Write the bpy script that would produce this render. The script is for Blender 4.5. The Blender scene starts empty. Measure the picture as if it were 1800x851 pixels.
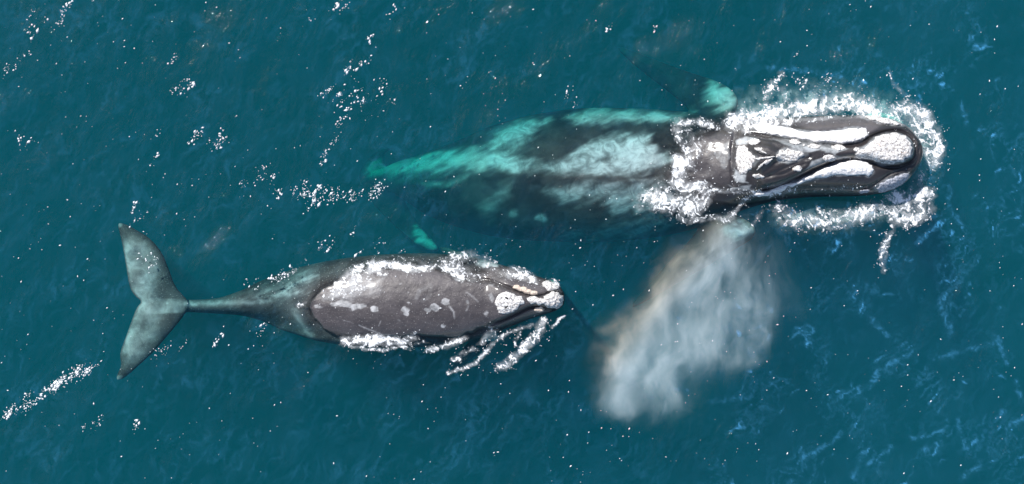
import bpy, math, random
import numpy as np
from mathutils import Vector

rng = np.random.default_rng(7)
random.seed(7)
S = bpy.context.scene
COL = S.collection

# ------------------------------------------------------------------ camera
U = 0.014                      # metres per photograph pixel at the water surface
CX, CY = 900.0, 425.5
CAMH = 30.0
cam_data = bpy.data.cameras.new("camera")
cam = bpy.data.objects.new("camera", cam_data)
COL.objects.link(cam)
cam.location = (0, 0, CAMH)
cam.rotation_euler = (0, 0, 0)
cam_data.sensor_width = 36.0
cam_data.lens = 36.0 * CAMH / (1800 * U)
cam_data.clip_start = 0.5
cam_data.clip_end = 6000
S.camera = cam

# ------------------------------------------------------------------ sky and sun
SUN_DIR = Vector((-0.50, 0.62, 0.80)).normalized()      # towards the sun
elev = math.asin(SUN_DIR.z)
w = bpy.data.worlds.new("World")
S.world = w
w.use_nodes = True
nt = w.node_tree
nt.nodes.clear()
sky = nt.nodes.new("ShaderNodeTexSky")
sky.sky_type = 'NISHITA'
sky.sun_disc = False
sky.sun_elevation = elev
sky.sun_rotation = math.atan2(SUN_DIR.x, SUN_DIR.y)
bg = nt.nodes.new("ShaderNodeBackground")
bg.inputs["Strength"].default_value = 0.10
wo = nt.nodes.new("ShaderNodeOutputWorld")
nt.links.new(sky.outputs[0], bg.inputs[0])
nt.links.new(bg.outputs[0], wo.inputs[0])
sun_data = bpy.data.lights.new("sun", 'SUN')
sun_data.energy = 4.2
sun_data.angle = math.radians(0.5)
sun_data.color = (1.0, 0.965, 0.92)
sun = bpy.data.objects.new("sun", sun_data)
COL.objects.link(sun)
sun.rotation_euler = SUN_DIR.to_track_quat('Z', 'Y').to_euler()
sun.location = (-20, 25, 40)
S.view_settings.view_transform = 'Standard'
S.view_settings.look = 'None'
S.view_settings.gamma = 1.0
S.view_settings.exposure = 0.5
S.render.film_transparent = False
c = S.cycles
c.max_bounces = 6
c.diffuse_bounces = 2
c.glossy_bounces = 2
c.transmission_bounces = 2
c.volume_bounces = 3
c.transparent_max_bounces = 24
c.caustics_reflective = False
c.caustics_refractive = False
c.use_denoising = True
c.sample_clamp_indirect = 4.0
c.volume_step_rate = 1.0
c.volume_max_steps = 256


# ------------------------------------------------------------------ numeric helpers
def W(px, py, z=0.0):
    """photograph pixel -> point of the place at height z (straight-down view)"""
    k = (CAMH - z) / CAMH
    return ((px - CX) * U * k, (CY - py) * U * k, z)


def W2(px, py, z):
    k = (CAMH - z) / CAMH
    return (px - CX) * U * k, (CY - py) * U * k


def to_px(x, y, z=0.0):
    k = (CAMH - z) / CAMH
    return x / (U * k) + CX, CY - y / (U * k)


_P = rng.permutation(1024)
_V = rng.uniform(-1, 1, 1024)


def noise2(x, y, seed=0):
    x = np.asarray(x, float); y = np.asarray(y, float)
    xi = np.floor(x).astype(int); yi = np.floor(y).astype(int)
    fx = x - xi; fy = y - yi
    ux = fx * fx * fx * (fx * (fx * 6 - 15) + 10)
    uy = fy * fy * fy * (fy * (fy * 6 - 15) + 10)

    def g(a, b, dx, dy):
        h = _P[(_P[(a + seed * 57) % 1024] + b) % 1024]
        an = _V[h] * math.pi * 2
        return np.cos(an) * dx + np.sin(an) * dy
    n00 = g(xi, yi, fx, fy); n10 = g(xi + 1, yi, fx - 1, fy)
    n01 = g(xi, yi + 1, fx, fy - 1); n11 = g(xi + 1, yi + 1, fx - 1, fy - 1)
    a = n00 + (n10 - n00) * ux
    b = n01 + (n11 - n01) * ux
    return (a + (b - a) * uy) * 1.5


def fbm(x, y, o=4, seed=0):
    s = 0; a = 1; f = 1; t = 0
    for k in range(o):
        s = s + a * noise2(x * f, y * f, seed + k * 3)
        t += a; a *= 0.5; f *= 2.03
    return s / t


def sstep(a, b, x):
    t = np.clip((x - a) / (b - a), 0, 1)
    return t * t * (3 - 2 * t)


def seg_dist(px, py, pts, closed=False):
    """distance to a polyline and position along it"""
    px = np.asarray(px, float); py = np.asarray(py, float)
    best = np.full(px.shape, 1e9)
    n = len(pts)
    for i in range(n if closed else n - 1):
        ax, ay = pts[i]; bx, by = pts[(i + 1) % n]
        dx, dy = bx - ax, by - ay
        l2 = dx * dx + dy * dy + 1e-9
        t = np.clip(((px - ax) * dx + (py - ay) * dy) / l2, 0, 1)
        best = np.minimum(best, np.hypot(px - ax - t * dx, py - ay - t * dy))
    return best


def poly_sdf(px, py, pts):
    """signed distance, positive inside"""
    d = seg_dist(px, py, pts, True)
    ins = np.zeros(np.shape(px), bool)
    n = len(pts)
    for i in range(n):
        ax, ay = pts[i]; bx, by = pts[(i + 1) % n]
        if ay == by:
            continue
        cnd = ((ay > py) != (by > py)) & (px < (bx - ax) * (py - ay) / (by - ay) + ax)
        ins ^= cnd
    return np.where(ins, d, -d)


def smooth_poly(pts, it=2, closed=True):
    p = np.array(pts, float)
    for _ in range(it):
        q = np.roll(p, -1, 0) if closed else p[1:]
        a = p if closed else p[:-1]
        r = np.empty((len(a) * 2, 2))
        r[0::2] = a * .75 + q * .25
        r[1::2] = a * .25 + q * .75
        if not closed:
            r = np.vstack([p[:1], r, p[-1:]])
        p = r
    return [tuple(v) for v in p]


def ell(cx, cy, rx, ry, rot=0, n=14):
    ca, sa = math.cos(math.radians(rot)), math.sin(math.radians(rot))
    return [(cx + rx * math.cos(t) * ca - ry * math.sin(t) * sa, cy + rx * math.cos(t) * sa + ry * math.sin(t) * ca)
            for t in [2 * math.pi * i / n for i in range(n)]]


def zm(x0, y0, s):
    return lambda pts: [(x0 + a * s, y0 + b * s) for a, b in pts]


ZA = zm(1100, 100, 600 / 1344)      # close look at the adult's head
ZC = zm(500, 400, 550 / 1672)       # close look at the calf
ZN = zm(820, 430, 200 / 740)        # the calf's nose
ZB = zm(520, 430, 320 / 1297)       # the calf's back


def mesh_from(name, verts, faces, mat=None, parent=None, smooth=True):
    """verts (n,3); faces: list of arrays, each (m,k)"""
    me = bpy.data.meshes.new(name)
    verts = np.asarray(verts, np.float32)
    if not isinstance(faces, list):
        faces = [faces]
    faces = [np.asarray(f, np.int32) for f in faces if len(f)]
    me.vertices.add(len(verts))
    me.vertices.foreach_set("co", verts.ravel())
    nl = sum(f.size for f in faces)
    npol = sum(len(f) for f in faces)
    me.loops.add(nl)
    me.polygons.add(npol)
    me.loops.foreach_set("vertex_index", np.concatenate([f.ravel() for f in faces]))
    tot = np.concatenate([np.full(len(f), f.shape[1], np.int32) for f in faces])
    start = np.concatenate([[0], np.cumsum(tot)[:-1]]).astype(np.int32)
    me.polygons.foreach_set("loop_start", start)
    me.polygons.foreach_set("loop_total", tot)
    me.polygons.foreach_set("use_smooth", np.full(npol, smooth))
    me.update(calc_edges=True)
    me.validate()
    o = bpy.data.objects.new(name, me)
    COL.objects.link(o)
    if mat:
        me.materials.append(mat)
    if parent:
        o.parent = parent
    return o


def set_attr(me, name, vals):
    a = me.attributes.new(name, 'FLOAT', 'POINT')
    a.data.foreach_set("value", np.asarray(vals, np.float32))


def get_co(me):
    v = np.empty(len(me.vertices) * 3, np.float32)
    me.vertices.foreach_get("co", v)
    return v.reshape(-1, 3).astype(float)


def tag(o, label=None, cat=None, group=None, kind=None):
    if label: o["label"] = label
    if cat: o["category"] = cat
    if group: o["group"] = group
    if kind: o["kind"] = kind
    return o


# ------------------------------------------------------------------ materials
def mat(name):
    m = bpy.data.materials.new(name)
    m.use_nodes = True
    m.node_tree.nodes.clear()
    out = m.node_tree.nodes.new("ShaderNodeOutputMaterial")
    return m, m.node_tree, out


class NT:
    """small node helper"""
    def __init__(self, t): self.t = t

    def n(self, typ, **kw):
        nd = self.t.nodes.new(typ)
        for k, v in kw.items():
            if hasattr(nd, k):
                setattr(nd, k, v)
        return nd

    def link(self, a, b): self.t.links.new(a, b)

    def val(self, sock, v):
        if isinstance(v, bpy.types.NodeSocket): self.link(v, sock)
        else: sock.default_value = v

    def math(self, op, a, b=0.0, c_=None, clamp=False):
        nd = self.n("ShaderNodeMath", operation=op, use_clamp=clamp)
        self.val(nd.inputs[0], a); self.val(nd.inputs[1], b)
        if c_ is not None: self.val(nd.inputs[2], c_)
        return nd.outputs[0]

    def noise(self, vec, scale, detail=4, rough=0.55, dist=0.0):
        nd = self.n("ShaderNodeTexNoise")
        self.link(vec, nd.inputs["Vector"])
        nd.inputs["Scale"].default_value = scale
        nd.inputs["Detail"].default_value = detail
        nd.inputs["Roughness"].default_value = rough
        nd.inputs["Distortion"].default_value = dist
        return nd.outputs[0]

    def ramp(self, v, a, b, clamp=True):
        nd = self.n("ShaderNodeMapRange")
        nd.interpolation_type = 'SMOOTHSTEP'
        self.val(nd.inputs[0], v)
        nd.inputs[1].default_value = a; nd.inputs[2].default_value = b
        return nd.outputs[0]

    def mixc(self, f, a, b):
        nd = self.n("ShaderNodeMix", data_type='RGBA')
        self.val(nd.inputs[0], f)
        for s, v in ((nd.inputs[6], a), (nd.inputs[7], b)):
            if isinstance(v, bpy.types.NodeSocket): self.link(v, s)
            else: s.default_value = (*v, 1)
        return nd.outputs[2]

    def attr(self, name):
        nd = self.n("ShaderNodeAttribute", attribute_name=name)
        return nd.outputs["Fac"]

    def obj(self):
        return self.n("ShaderNodeTexCoord").outputs["Object"]

    def mapped(self, vec, scale=(1, 1, 1), rot=(0, 0, 0)):
        nd = self.n("ShaderNodeMapping")
        self.link(vec, nd.inputs[0])
        nd.inputs["Scale"].default_value = scale
        nd.inputs["Rotation"].default_value = rot
        return nd.outputs[0]


def water_material():
    m, t, out = mat("sea_water")
    k = NT(t)
    co = k.obj()
    warp = k.n("ShaderNodeTexNoise"); k.link(co, warp.inputs["Vector"]); warp.inputs["Scale"].default_value = 0.7
    vm = k.n("ShaderNodeVectorMath", operation='MULTIPLY_ADD')
    k.link(warp.outputs["Color"], vm.inputs[0]); vm.inputs[1].default_value = (.9, .9, .9); k.link(co, vm.inputs[2])
    a = k.noise(k.mapped(vm.outputs[0], (2.6, 1.0, 1), (0, 0, math.radians(-28))), 1.6, 5, 0.55)
    b = k.noise(k.mapped(vm.outputs[0], (2.0, 1.0, 1), (0, 0, math.radians(-50))), 6.0, 3, 0.5)
    h = k.math('ADD', k.math('MULTIPLY', a, 0.070), k.math('MULTIPLY', b, 0.014))
    bump = k.n("ShaderNodeBump")
    bump.inputs["Strength"].default_value = 1.0
    bump.inputs["Distance"].default_value = 1.0
    k.link(h, bump.inputs["Height"])
    # reflectance by Schlick's rule from either side: the surface does not bend rays, so it must not reflect totally from below
    gi = k.n("ShaderNodeNewGeometry")
    dp = k.n("ShaderNodeVectorMath", operation='DOT_PRODUCT')
    k.link(bump.outputs[0], dp.inputs[0]); k.link(gi.outputs["Incoming"], dp.inputs[1])
    cs = k.math('SUBTRACT', 1.0, k.math('MINIMUM', k.math('ABSOLUTE', dp.outputs["Value"]), 1.0))
    fres = k.math('ADD', 0.02, k.math('MULTIPLY', k.math('POWER', cs, 5.0), 0.98))
    gl = k.n("ShaderNodeBsdfGlossy")
    gl.inputs["Roughness"].default_value = 0.035
    k.link(bump.outputs[0], gl.inputs["Normal"])
    tr = k.n("ShaderNodeBsdfTransparent")
    mx = k.n("ShaderNodeMixShader")
    k.link(fres, mx.inputs[0]); k.link(tr.outputs[0], mx.inputs[1]); k.link(gl.outputs[0], mx.inputs[2])
    k.link(mx.outputs[0], out.inputs["Surface"])
    sc = k.n("ShaderNodeVolumeScatter")
    sc.inputs["Color"].default_value = (0.012, 0.124, 0.205, 1)
    sc.inputs["Density"].default_value = 0.36
    sc.inputs["Anisotropy"].default_value = 0.0
    ab = k.n("ShaderNodeVolumeAbsorption")
    ab.inputs["Color"].default_value = (0.18, 0.880, 0.855, 1)
    ab.inputs["Density"].default_value = 1.0
    ad = k.n("ShaderNodeAddShader")
    k.link(sc.outputs[0], ad.inputs[0]); k.link(ab.outputs[0], ad.inputs[1])
    k.link(ad.outputs[0], out.inputs["Volume"])
    m.cycles.homogeneous_volume = True
    return m


def skin_material(name, dark, mid, pale, speck=0.0):
    m, t, out = mat(name)
    k = NT(t)
    co = k.obj()
    n1 = k.noise(co, 1.3, 6, 0.6, 0.4)
    n2 = k.noise(co, 7.0, 5, 0.65)
    n3 = k.noise(co, 38.0, 3, 0.6)
    base = k.mixc(k.ramp(n1, 0.35, 0.68), dark, mid)
    base = k.mixc(k.math('MULTIPLY', k.ramp(n2, 0.5, 0.75), 0.35), base, mid)
    tone = k.attr("tone")
    base = k.mixc(k.math('MULTIPLY', tone, k.math('ADD', 0.45, k.math('MULTIPLY', n2, 1.0)), clamp=True), base, (0.098, 0.087, 0.090))
    if speck:
        base = k.mixc(k.math('MULTIPLY', k.ramp(n3, 0.62, 0.72), speck), base, (0.42, 0.40, 0.39))
    pa = k.attr("pale")
    pf = k.math('ADD', pa, k.math('MULTIPLY', k.math('SUBTRACT', n2, 0.5), 0.40))
    crisp = k.math('MULTIPLY', k.ramp(pf, 0.15, 0.80), k.ramp(pa, 0.02, 0.3))
    blurred = k.math('MULTIPLY', pa, k.math('ADD', 0.66, k.math('MULTIPLY', n2, 0.6)), clamp=True)
    am = k.n("ShaderNodeMix", data_type='FLOAT')
    k.val(am.inputs[0], k.math('ADD', .25, k.math('MULTIPLY', k.attr("air"), .75))); k.val(am.inputs[2], blurred); k.val(am.inputs[3], crisp)
    pf = am.outputs[0]
    pcol = k.mixc(k.ramp(k.noise(co, 2.6, 6, 0.65, 1.2), 0.34, 0.66), tuple(v * 0.34 for v in pale), tuple(v * .92 for v in pale))
    pcol = k.mixc(k.math('MULTIPLY', k.attr('bright'), k.ramp(k.noise(co, 1.7, 6, 0.7, 1.5), .30, .62)), pcol, (.40, .40, .38))
    base = k.mixc(pf, base, pcol)
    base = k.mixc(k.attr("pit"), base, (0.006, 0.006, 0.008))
    bs = k.n("ShaderNodeBsdfPrincipled")
    k.link(base, bs.inputs["Base Color"])
    k.val(bs.inputs["Roughness"], k.math('ADD', 0.30, k.math('MULTIPLY', n2, 0.28)))
    bs.inputs["IOR"].default_value = 1.42
    air = k.attr("air")          # gloss shows on wet skin in the air; under water it has next to none
    k.link(k.math('MULTIPLY', air, 0.75), bs.inputs["Coat Weight"])
    k.link(k.math('ADD', 0.04, k.math('MULTIPLY', air, 0.46)), bs.inputs["Specular IOR Level"])
    bs.inputs["Coat Roughness"].default_value = 0.14
    bump = k.n("ShaderNodeBump")
    k.link(k.math('ADD', 0.12, k.math('MULTIPLY', air, 0.33)), bump.inputs["Strength"])
    bump.inputs["Distance"].default_value = 0.05
    k.link(k.math('ADD', n2, k.math('MULTIPLY', n3, 0.25)), bump.inputs["Height"])
    k.link(bump.outputs[0], bs.inputs["Normal"])
    k.link(bs.outputs[0], out.inputs["Surface"])
    return m


def callosity_material(name, col, dark=(0.30, 0.28, 0.27), lo=0.38, hi=0.60):
    m, t, out = mat(name)
    k = NT(t)
    co = k.obj()
    n1 = k.noise(co, 22.0, 4, 0.7)
    n2 = k.noise(co, 5.0, 3, 0.6)
    base = k.mixc(k.ramp(n1, lo, hi), dark, col)
    base = k.mixc(k.math('MULTIPLY', k.ramp(n2, 0.66, 0.74), 0.55), base, (0.75, 0.42, 0.22))
    bs = k.n("ShaderNodeBsdfPrincipled")
    k.link(base, bs.inputs["Base Color"])
    bs.inputs["Roughness"].default_value = 0.75
    bump = k.n("ShaderNodeBump")
    bump.inputs["Strength"].default_value = 0.7
    bump.inputs["Distance"].default_value = 0.04
    k.link(n1, bump.inputs["Height"])
    k.link(bump.outputs[0], bs.inputs["Normal"])
    k.link(bs.outputs[0], out.inputs["Surface"])
    return m


def plain_material(name, col, rough=0.5):
    m, t, out = mat(name)
    k = NT(t)
    n1 = k.noise(k.obj(), 9.0, 4, 0.6)
    base = k.mixc(n1, tuple(v * 0.75 for v in col), col)
    bs = k.n("ShaderNodeBsdfPrincipled")
    k.link(base, bs.inputs["Base Color"])
    bs.inputs["Roughness"].default_value = rough
    k.link(bs.outputs[0], out.inputs["Surface"])
    return m


def film_material(name, col):
    """thin film of foam or painted sky reflection: its cover is stored with its vertices"""
    m, t, out = mat(name)
    k = NT(t)
    co = k.obj()
    n = k.noise(co, 30.0, 3, 0.6)
    a = k.attr("cover")
    f = k.math('MULTIPLY', a, k.math('ADD', 0.55, k.math('MULTIPLY', n, 0.9)), clamp=True)
    df = k.n("ShaderNodeBsdfDiffuse")
    df.inputs["Color"].default_value = (*col, 1)
    tr = k.n("ShaderNodeBsdfTransparent")
    mx = k.n("ShaderNodeMixShader")
    k.link(f, mx.inputs[0]); k.link(tr.outputs[0], mx.inputs[1]); k.link(df.outputs[0], mx.inputs[2])
    k.link(mx.outputs[0], out.inputs["Surface"])
    return m


M_WATER = water_material()
M_SKIN = skin_material("adult_skin", (0.016, 0.014, 0.015), (0.040, 0.034, 0.034), (0.50, 0.53, 0.55))
M_CALF = skin_material("calf_skin", (0.026, 0.021, 0.021), (0.055, 0.046, 0.045), (0.55, 0.55, 0.56), speck=0.8)
M_CALL = callosity_material("callosity_white", (0.86, 0.84, 0.82))
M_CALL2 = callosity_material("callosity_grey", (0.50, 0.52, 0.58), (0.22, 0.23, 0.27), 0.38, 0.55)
M_LIP = callosity_material("lip_tan", (0.74, 0.63, 0.53), (0.50, 0.40, 0.33))
M_BAND = callosity_material("callosity_smooth", (0.90, 0.88, 0.87), (0.55, 0.52, 0.52), .22, .40)
M_HOLE = plain_material("blowhole_dark", (0.008, 0.008, 0.010), 0.4)
M_FOAM = plain_material("foam_white", (0.88, 0.89, 0.90), 0.6)
M_FILM = film_material("foam_film", (0.86, 0.88, 0.90))
M_WISP = film_material("sky_sheen", (0.07, 0.32, 0.60))  # blue of the sky reflected on ripples, painted as a film colour
M_BED = plain_material("seabed_sand", (0.03, 0.035, 0.04), 0.9)

# ------------------------------------------------------------------ the sea
_waves = []
for i in range(46):
    lam = 0.55 * (1.085 ** i) * random.uniform(.9, 1.1)
    if lam > 9: lam = random.uniform(0.6, 5)
    ang = math.radians(random.gauss(152, 30))
    amp = 0.0042 * lam ** 0.8
    _waves.append((2 * math.pi / lam * math.cos(ang), 2 * math.pi / lam * math.sin(ang), amp, random.uniform(0, 6.28)))


def wave(x, y):
    x = np.asarray(x, float); y = np.asarray(y, float)
    xx = x + 0.5 * noise2(x * .35, y * .35, 5)
    yy = y + 0.5 * noise2(x * .35 + 9, y * .35, 6)
    h = np.zeros(np.shape(x))
    for kx, ky, a, p in _waves:
        h += a * np.sin(kx * xx + ky * yy + p)
    g = 0.75 + 0.9 * noise2(x * .22, y * .22, 8)
    h = h * np.clip(g, .35, 1.8)
    return h * np.exp(-(np.hypot(x, y) / 60.0) ** 2) - 0.01


def axis(lim, step, far):
    a = list(np.arange(-lim, lim + step / 2, step))
    p, s = lim, step
    ext = []
    while p < far:
        s *= 1.35
        p += s
        ext.append(p)
    return np.array([-e for e in ext[::-1]] + a + ext)


ax_x, ax_y = axis(14.0, 0.055, 2500), axis(7.2, 0.055, 2500)
gx, gy = np.meshgrid(ax_x, ax_y)
gz = wave(gx, gy)
nx, ny = len(ax_x), len(ax_y)
vtop = np.stack([gx, gy, gz], -1).reshape(-1, 3)
idx = np.arange(nx * ny).reshape(ny, nx)
q = np.stack([idx[:-1, :-1], idx[:-1, 1:], idx[1:, 1:], idx[1:, :-1]], -1).reshape(-1, 4)
rim = np.concatenate([idx[0, :], idx[1:, -1], idx[-1, -2::-1], idx[-2:0:-1, 0]])
vb = vtop[rim].copy(); vb[:, 2] = -26.0
b0 = nx * ny
nr = len(rim)
ring = np.arange(nr)
side = np.stack([rim, b0 + ring, b0 + (ring + 1) % nr, rim[(ring + 1) % nr]], -1)
sea = mesh_from("sea_water", np.vstack([vtop, vb]), [q, side, (b0 + ring[::-1])[None, :]], M_WATER)
tag(sea, "deep teal sea water with small ripples around both whales", kind="structure")
bed = mesh_from("seabed", [(-2600, -2600, -26.3), (2600, -2600, -26.3), (2600, 2600, -26.3), (-2600, 2600, -26.3)], [np.array([[0, 1, 2, 3]])], M_BED)
tag(bed, "dark seabed far below the teal water", kind="structure")


# ------------------------------------------------------------------ whale building
def curve1(xs, ys, q, sm=0):
    """monotone cubic interpolation"""
    xs = np.array(xs, float); ys = np.array(ys, float)
    o = np.argsort(xs); xs, ys = xs[o], ys[o]
    d = np.diff(ys) / np.diff(xs)
    m = np.empty_like(ys); m[0], m[-1] = d[0], d[-1]
    for i in range(1, len(ys) - 1):
        m[i] = 0 if d[i - 1] * d[i] <= 0 else 2 * d[i - 1] * d[i] / (d[i - 1] + d[i])
    i = np.clip(np.searchsorted(xs, q) - 1, 0, len(xs) - 2)
    h = xs[i + 1] - xs[i]
    t = np.clip((q - xs[i]) / h, 0, 1)
    return ((2 * t**3 - 3 * t**2 + 1) * ys[i] + (t**3 - 2 * t**2 + t) * h * m[i] + (-2 * t**3 + 3 * t**2) * ys[i + 1] + (t**3 - t**2) * h * m[i + 1])


def loft(st, n=140, ring=56):
    """stations: (px, y_top, y_bottom, z_top, height, exponent). Rounded at both ends."""
    st = sorted(st)
    X = [s[0] for s in st]
    t = np.linspace(0, 1, n)
    t = 0.5 - 0.5 * np.cos(np.pi * t) * 1.0
    xs = X[0] + (X[-1] - X[0]) * (0.35 * t + 0.65 * np.linspace(0, 1, n))
    f = [curve1(X, [s[j] for s in st], xs) for j in range(1, 6)]
    V = []
    for i in range(n):
        yt, yb, zt, hh, ex = (f[j][i] for j in range(5))
        zc = zt - hh / 2
        cy = (yt + yb) / 2; hw = (yb - yt) / 2
        for j in range(ring):
            a = 2 * math.pi * j / ring
            ca, sa = math.cos(a), math.sin(a)
            py = cy - hw * math.copysign(abs(ca) ** (2 / ex), ca)
            z = zc + hh / 2 * math.copysign(abs(sa) ** (2 / ex), sa)
            V.append(W(xs[i], py, zc)[:2] + (z,))
    id_ = np.arange(n * ring).reshape(n, ring)
    r1 = np.roll(id_, -1, 1)
    F = np.stack([id_[:-1], r1[:-1], r1[1:], id_[1:]], -1).reshape(-1, 4)
    c0 = len(V); V = np.array(V)
    V = np.vstack([V, V[:ring].mean(0), V[-ring:].mean(0)])
    k = np.arange(ring)
    cap0 = np.stack([np.full(ring, c0), (k + 1) % ring, k], -1)
    o = (n - 1) * ring
    cap1 = np.stack([np.full(ring, c0 + 1), o + k, o + (k + 1) % ring], -1)
    return V, [F, np.vstack([cap0, cap1])]


def pillow(poly, zf, tf, step=3.0, bottom=True):
    """a rounded slab over a traced outline; zf(px,py) its middle height, tf(d,px,py) its half thickness d pixels in from the edge"""
    P = np.array(poly)
    x0, y0 = P.min(0) - step * 2; x1, y1 = P.max(0) + step * 2
    X, Y = np.meshgrid(np.arange(x0, x1, step), np.arange(y0, y1, step))
    sd = poly_sdf(X, Y, poly)
    keep = sd > -step * 0.8
    cell = keep[:-1, :-1] & keep[1:, :-1] & keep[:-1, 1:] & keep[1:, 1:]
    e = 0.5
    gxx = (poly_sdf(X + e, Y, poly) - poly_sdf(X - e, Y, poly)) / (2 * e)
    gyy = (poly_sdf(X, Y + e, poly) - poly_sdf(X, Y - e, poly)) / (2 * e)
    out = sd < 0
    X = np.where(out, X - gxx * sd, X); Y = np.where(out, Y - gyy * sd, Y)
    d = np.maximum(sd, 0)
    used = np.zeros(X.shape, bool)
    used[:-1, :-1] |= cell; used[1:, :-1] |= cell; used[:-1, 1:] |= cell; used[1:, 1:] |= cell
    num = np.full(X.shape, -1); num[used] = np.arange(used.sum())
    x, y, dd = X[used], Y[used], d[used]
    zc = zf(x, y)
    th = tf(dd, x, y)
    iy, ix = np.nonzero(cell)
    q = np.stack([num[iy, ix], num[iy + 1, ix], num[iy + 1, ix + 1], num[iy, ix + 1]], -1)
    wx, wy = W2(x, y, zc)
    top = np.stack([wx, wy, zc + th], -1)
    n = len(top)
    # the rim: cell edges that belong to one cell only
    E = np.concatenate([q[:, [0, 1]], q[:, [1, 2]], q[:, [2, 3]], q[:, [3, 0]]])
    key = np.sort(E, 1); key = key[:, 0] * n + key[:, 1]
    _, inv, cnt = np.unique(key, return_inverse=True, return_counts=True)
    be = E[cnt[inv] == 1]
    bot = np.stack([wx, wy, zc - th - 0.002], -1)
    walls = np.stack([be[:, 1], be[:, 0], be[:, 0] + n, be[:, 1] + n], -1)
    return np.vstack([top, bot]), [np.vstack([q, q[:, ::-1] + n, walls])], (x, y, dd)


def merge(parts):
    V, Q, T = [], [], []
    o = 0
    for v, fs in parts:
        for f in fs:
            (Q if f.shape[1] == 4 else T).append(f + o)
        V.append(v); o += len(v)
    return np.vstack(V), [np.vstack(a) for a in (Q, T) if a]


def remeshed(name, parts, voxel, passes=4):
    V, F = merge(parts)
    o = mesh_from(name, V, F)
    md = o.modifiers.new("r", 'REMESH')
    md.mode = 'VOXEL'; md.voxel_size = voxel; md.adaptivity = 0
    dg = bpy.context.evaluated_depsgraph_get()
    me = bpy.data.meshes.new_from_object(o.evaluated_get(dg))
    old = o.data
    o.modifiers.clear()
    o.data = me
    bpy.data.meshes.remove(old)
    me.name = name
    co = get_co(me)
    ed = np.empty(len(me.edges) * 2, np.int32); me.edges.foreach_get("vertices", ed); ed = ed.reshape(-1, 2)
    deg = np.bincount(ed.ravel(), minlength=len(co)).astype(float)[:, None]
    for k in range(passes):
        acc = np.zeros_like(co)
        for a in range(3):
            acc[:, a] = np.bincount(ed[:, 0], co[ed[:, 1], a], len(co)) + np.bincount(ed[:, 1], co[ed[:, 0], a], len(co))
        lam = 0.55 if k % 2 == 0 else -0.50
        co = co + (acc / np.maximum(deg, 1) - co) * lam
    me.polygons.foreach_set("use_smooth", np.ones(len(me.polygons), bool))
    return o, co


HM_N = 0.04
HM_X0, HM_Y0 = -13.5, -7.0
HM = np.full((int(14 / HM_N), int(27 / HM_N)), -9.0)


def hm_add(co):
    i = ((co[:, 1] - HM_Y0) / HM_N).astype(int); j = ((co[:, 0] - HM_X0) / HM_N).astype(int)
    ok = (i >= 0) & (j >= 0) & (i < HM.shape[0]) & (j < HM.shape[1])
    np.maximum.at(HM, (i[ok], j[ok]), co[ok, 2])


def hm_fill():
    for _ in range(2):      # close pinholes between vertices
        nb = np.stack([np.roll(HM, s, a) for s in (1, -1) for a in (0, 1)])
        med = np.sort(nb, 0)[1:3].mean(0)
        hole = (HM < -8) & (nb > -8).sum(0).__ge__(3)
        HM[hole] = nb.max(0)[hole]


def top_z(x, y):
    fx = np.clip((np.asarray(x) - HM_X0) / HM_N - .5, 0, HM.shape[1] - 1.01); fy = np.clip((np.asarray(y) - HM_Y0) / HM_N - .5, 0, HM.shape[0] - 1.01)
    i, j = fy.astype(int), fx.astype(int); u, v = fx - j, fy - i
    return (HM[i, j] * (1 - u) * (1 - v) + HM[i, j + 1] * u * (1 - v) + HM[i + 1, j] * (1 - u) * v + HM[i + 1, j + 1] * u * v)


def skin_top(px, py):
    """height of the skin seen at a photograph pixel"""
    z = np.zeros(np.shape(px))
    for _ in range(3):
        x, y = W2(px, py, z)
        z = np.clip(top_z(x, y), -3, 3)
    return z


def soft_poly(px, py, pts, edge, wob=6.0, sc=0.045, seed=11):
    wx = px + wob * .6 * fbm(px * sc * .6, py * sc * .6, 2, seed)
    wy = py + wob * .6 * fbm(px * sc * .6 + 40, py * sc * .6, 2, seed + 5)
    u, v = px * .906 - py * .423, px * .423 + py * .906      # edges run out in strokes along the body
    st_ = wob * 1.7 * (fbm(u * sc * .22, v * sc * 1.5, 4, seed + 9))
    wx = wx + st_ * .906; wy = wy - st_ * .423
    if wob >= 8:
        edge = edge * 1.5
    return sstep(-edge, edge, poly_sdf(wx, wy, pts) + edge * .8 * fbm(u * sc * .5, v * sc * 2.2, 4, seed + 14))


def soft_line(px, py, pts, wd):
    return np.exp(-(seg_dist(px, py, pts) / wd) ** 2)


def callosity(parent, poly, h, m=None, name="callosity", label=None, step=1.4, bump=0.5, sink=0.06):
    P = np.array(smooth_poly(poly, 2))
    am = min(3.2, .14 * min(np.ptp(P[:, 0]), np.ptp(P[:, 1])))
    P = P + am * np.stack([noise2(P[:, 0] * .16, P[:, 1] * .16, 61) + .7 * noise2(P[:, 0] * .4, P[:, 1] * .4, 62), noise2(P[:, 0] * .16, P[:, 1] * .16, 63) + .7 * noise2(P[:, 0] * .4, P[:, 1] * .4, 64)], -1)
    poly = [tuple(v) for v in P]
    h *= .62
    wid = max(2.5, min(np.ptp(P[:, 0]), np.ptp(P[:, 1])) * 0.30)

    def zf(x, y): return skin_top(x, y) - sink

    def tf(d, x, y):
        t = np.clip(d / wid, 0, 1)
        pr = np.sqrt(np.clip(1 - (1 - t) ** 2, 0, 1))
        nb = .8 * noise2(x * .2, y * .2, 3) + .6 * noise2(x * .45, y * .45, 4)
        return sink + h * pr * (1 + bump * nb) - 0.02 * (d <= 0)
    V, F, _ = pillow(poly, zf, tf, step)
    o = mesh_from(name, V, F, m or M_CALL, parent)
    if label: o["label"] = label
    return o


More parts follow.
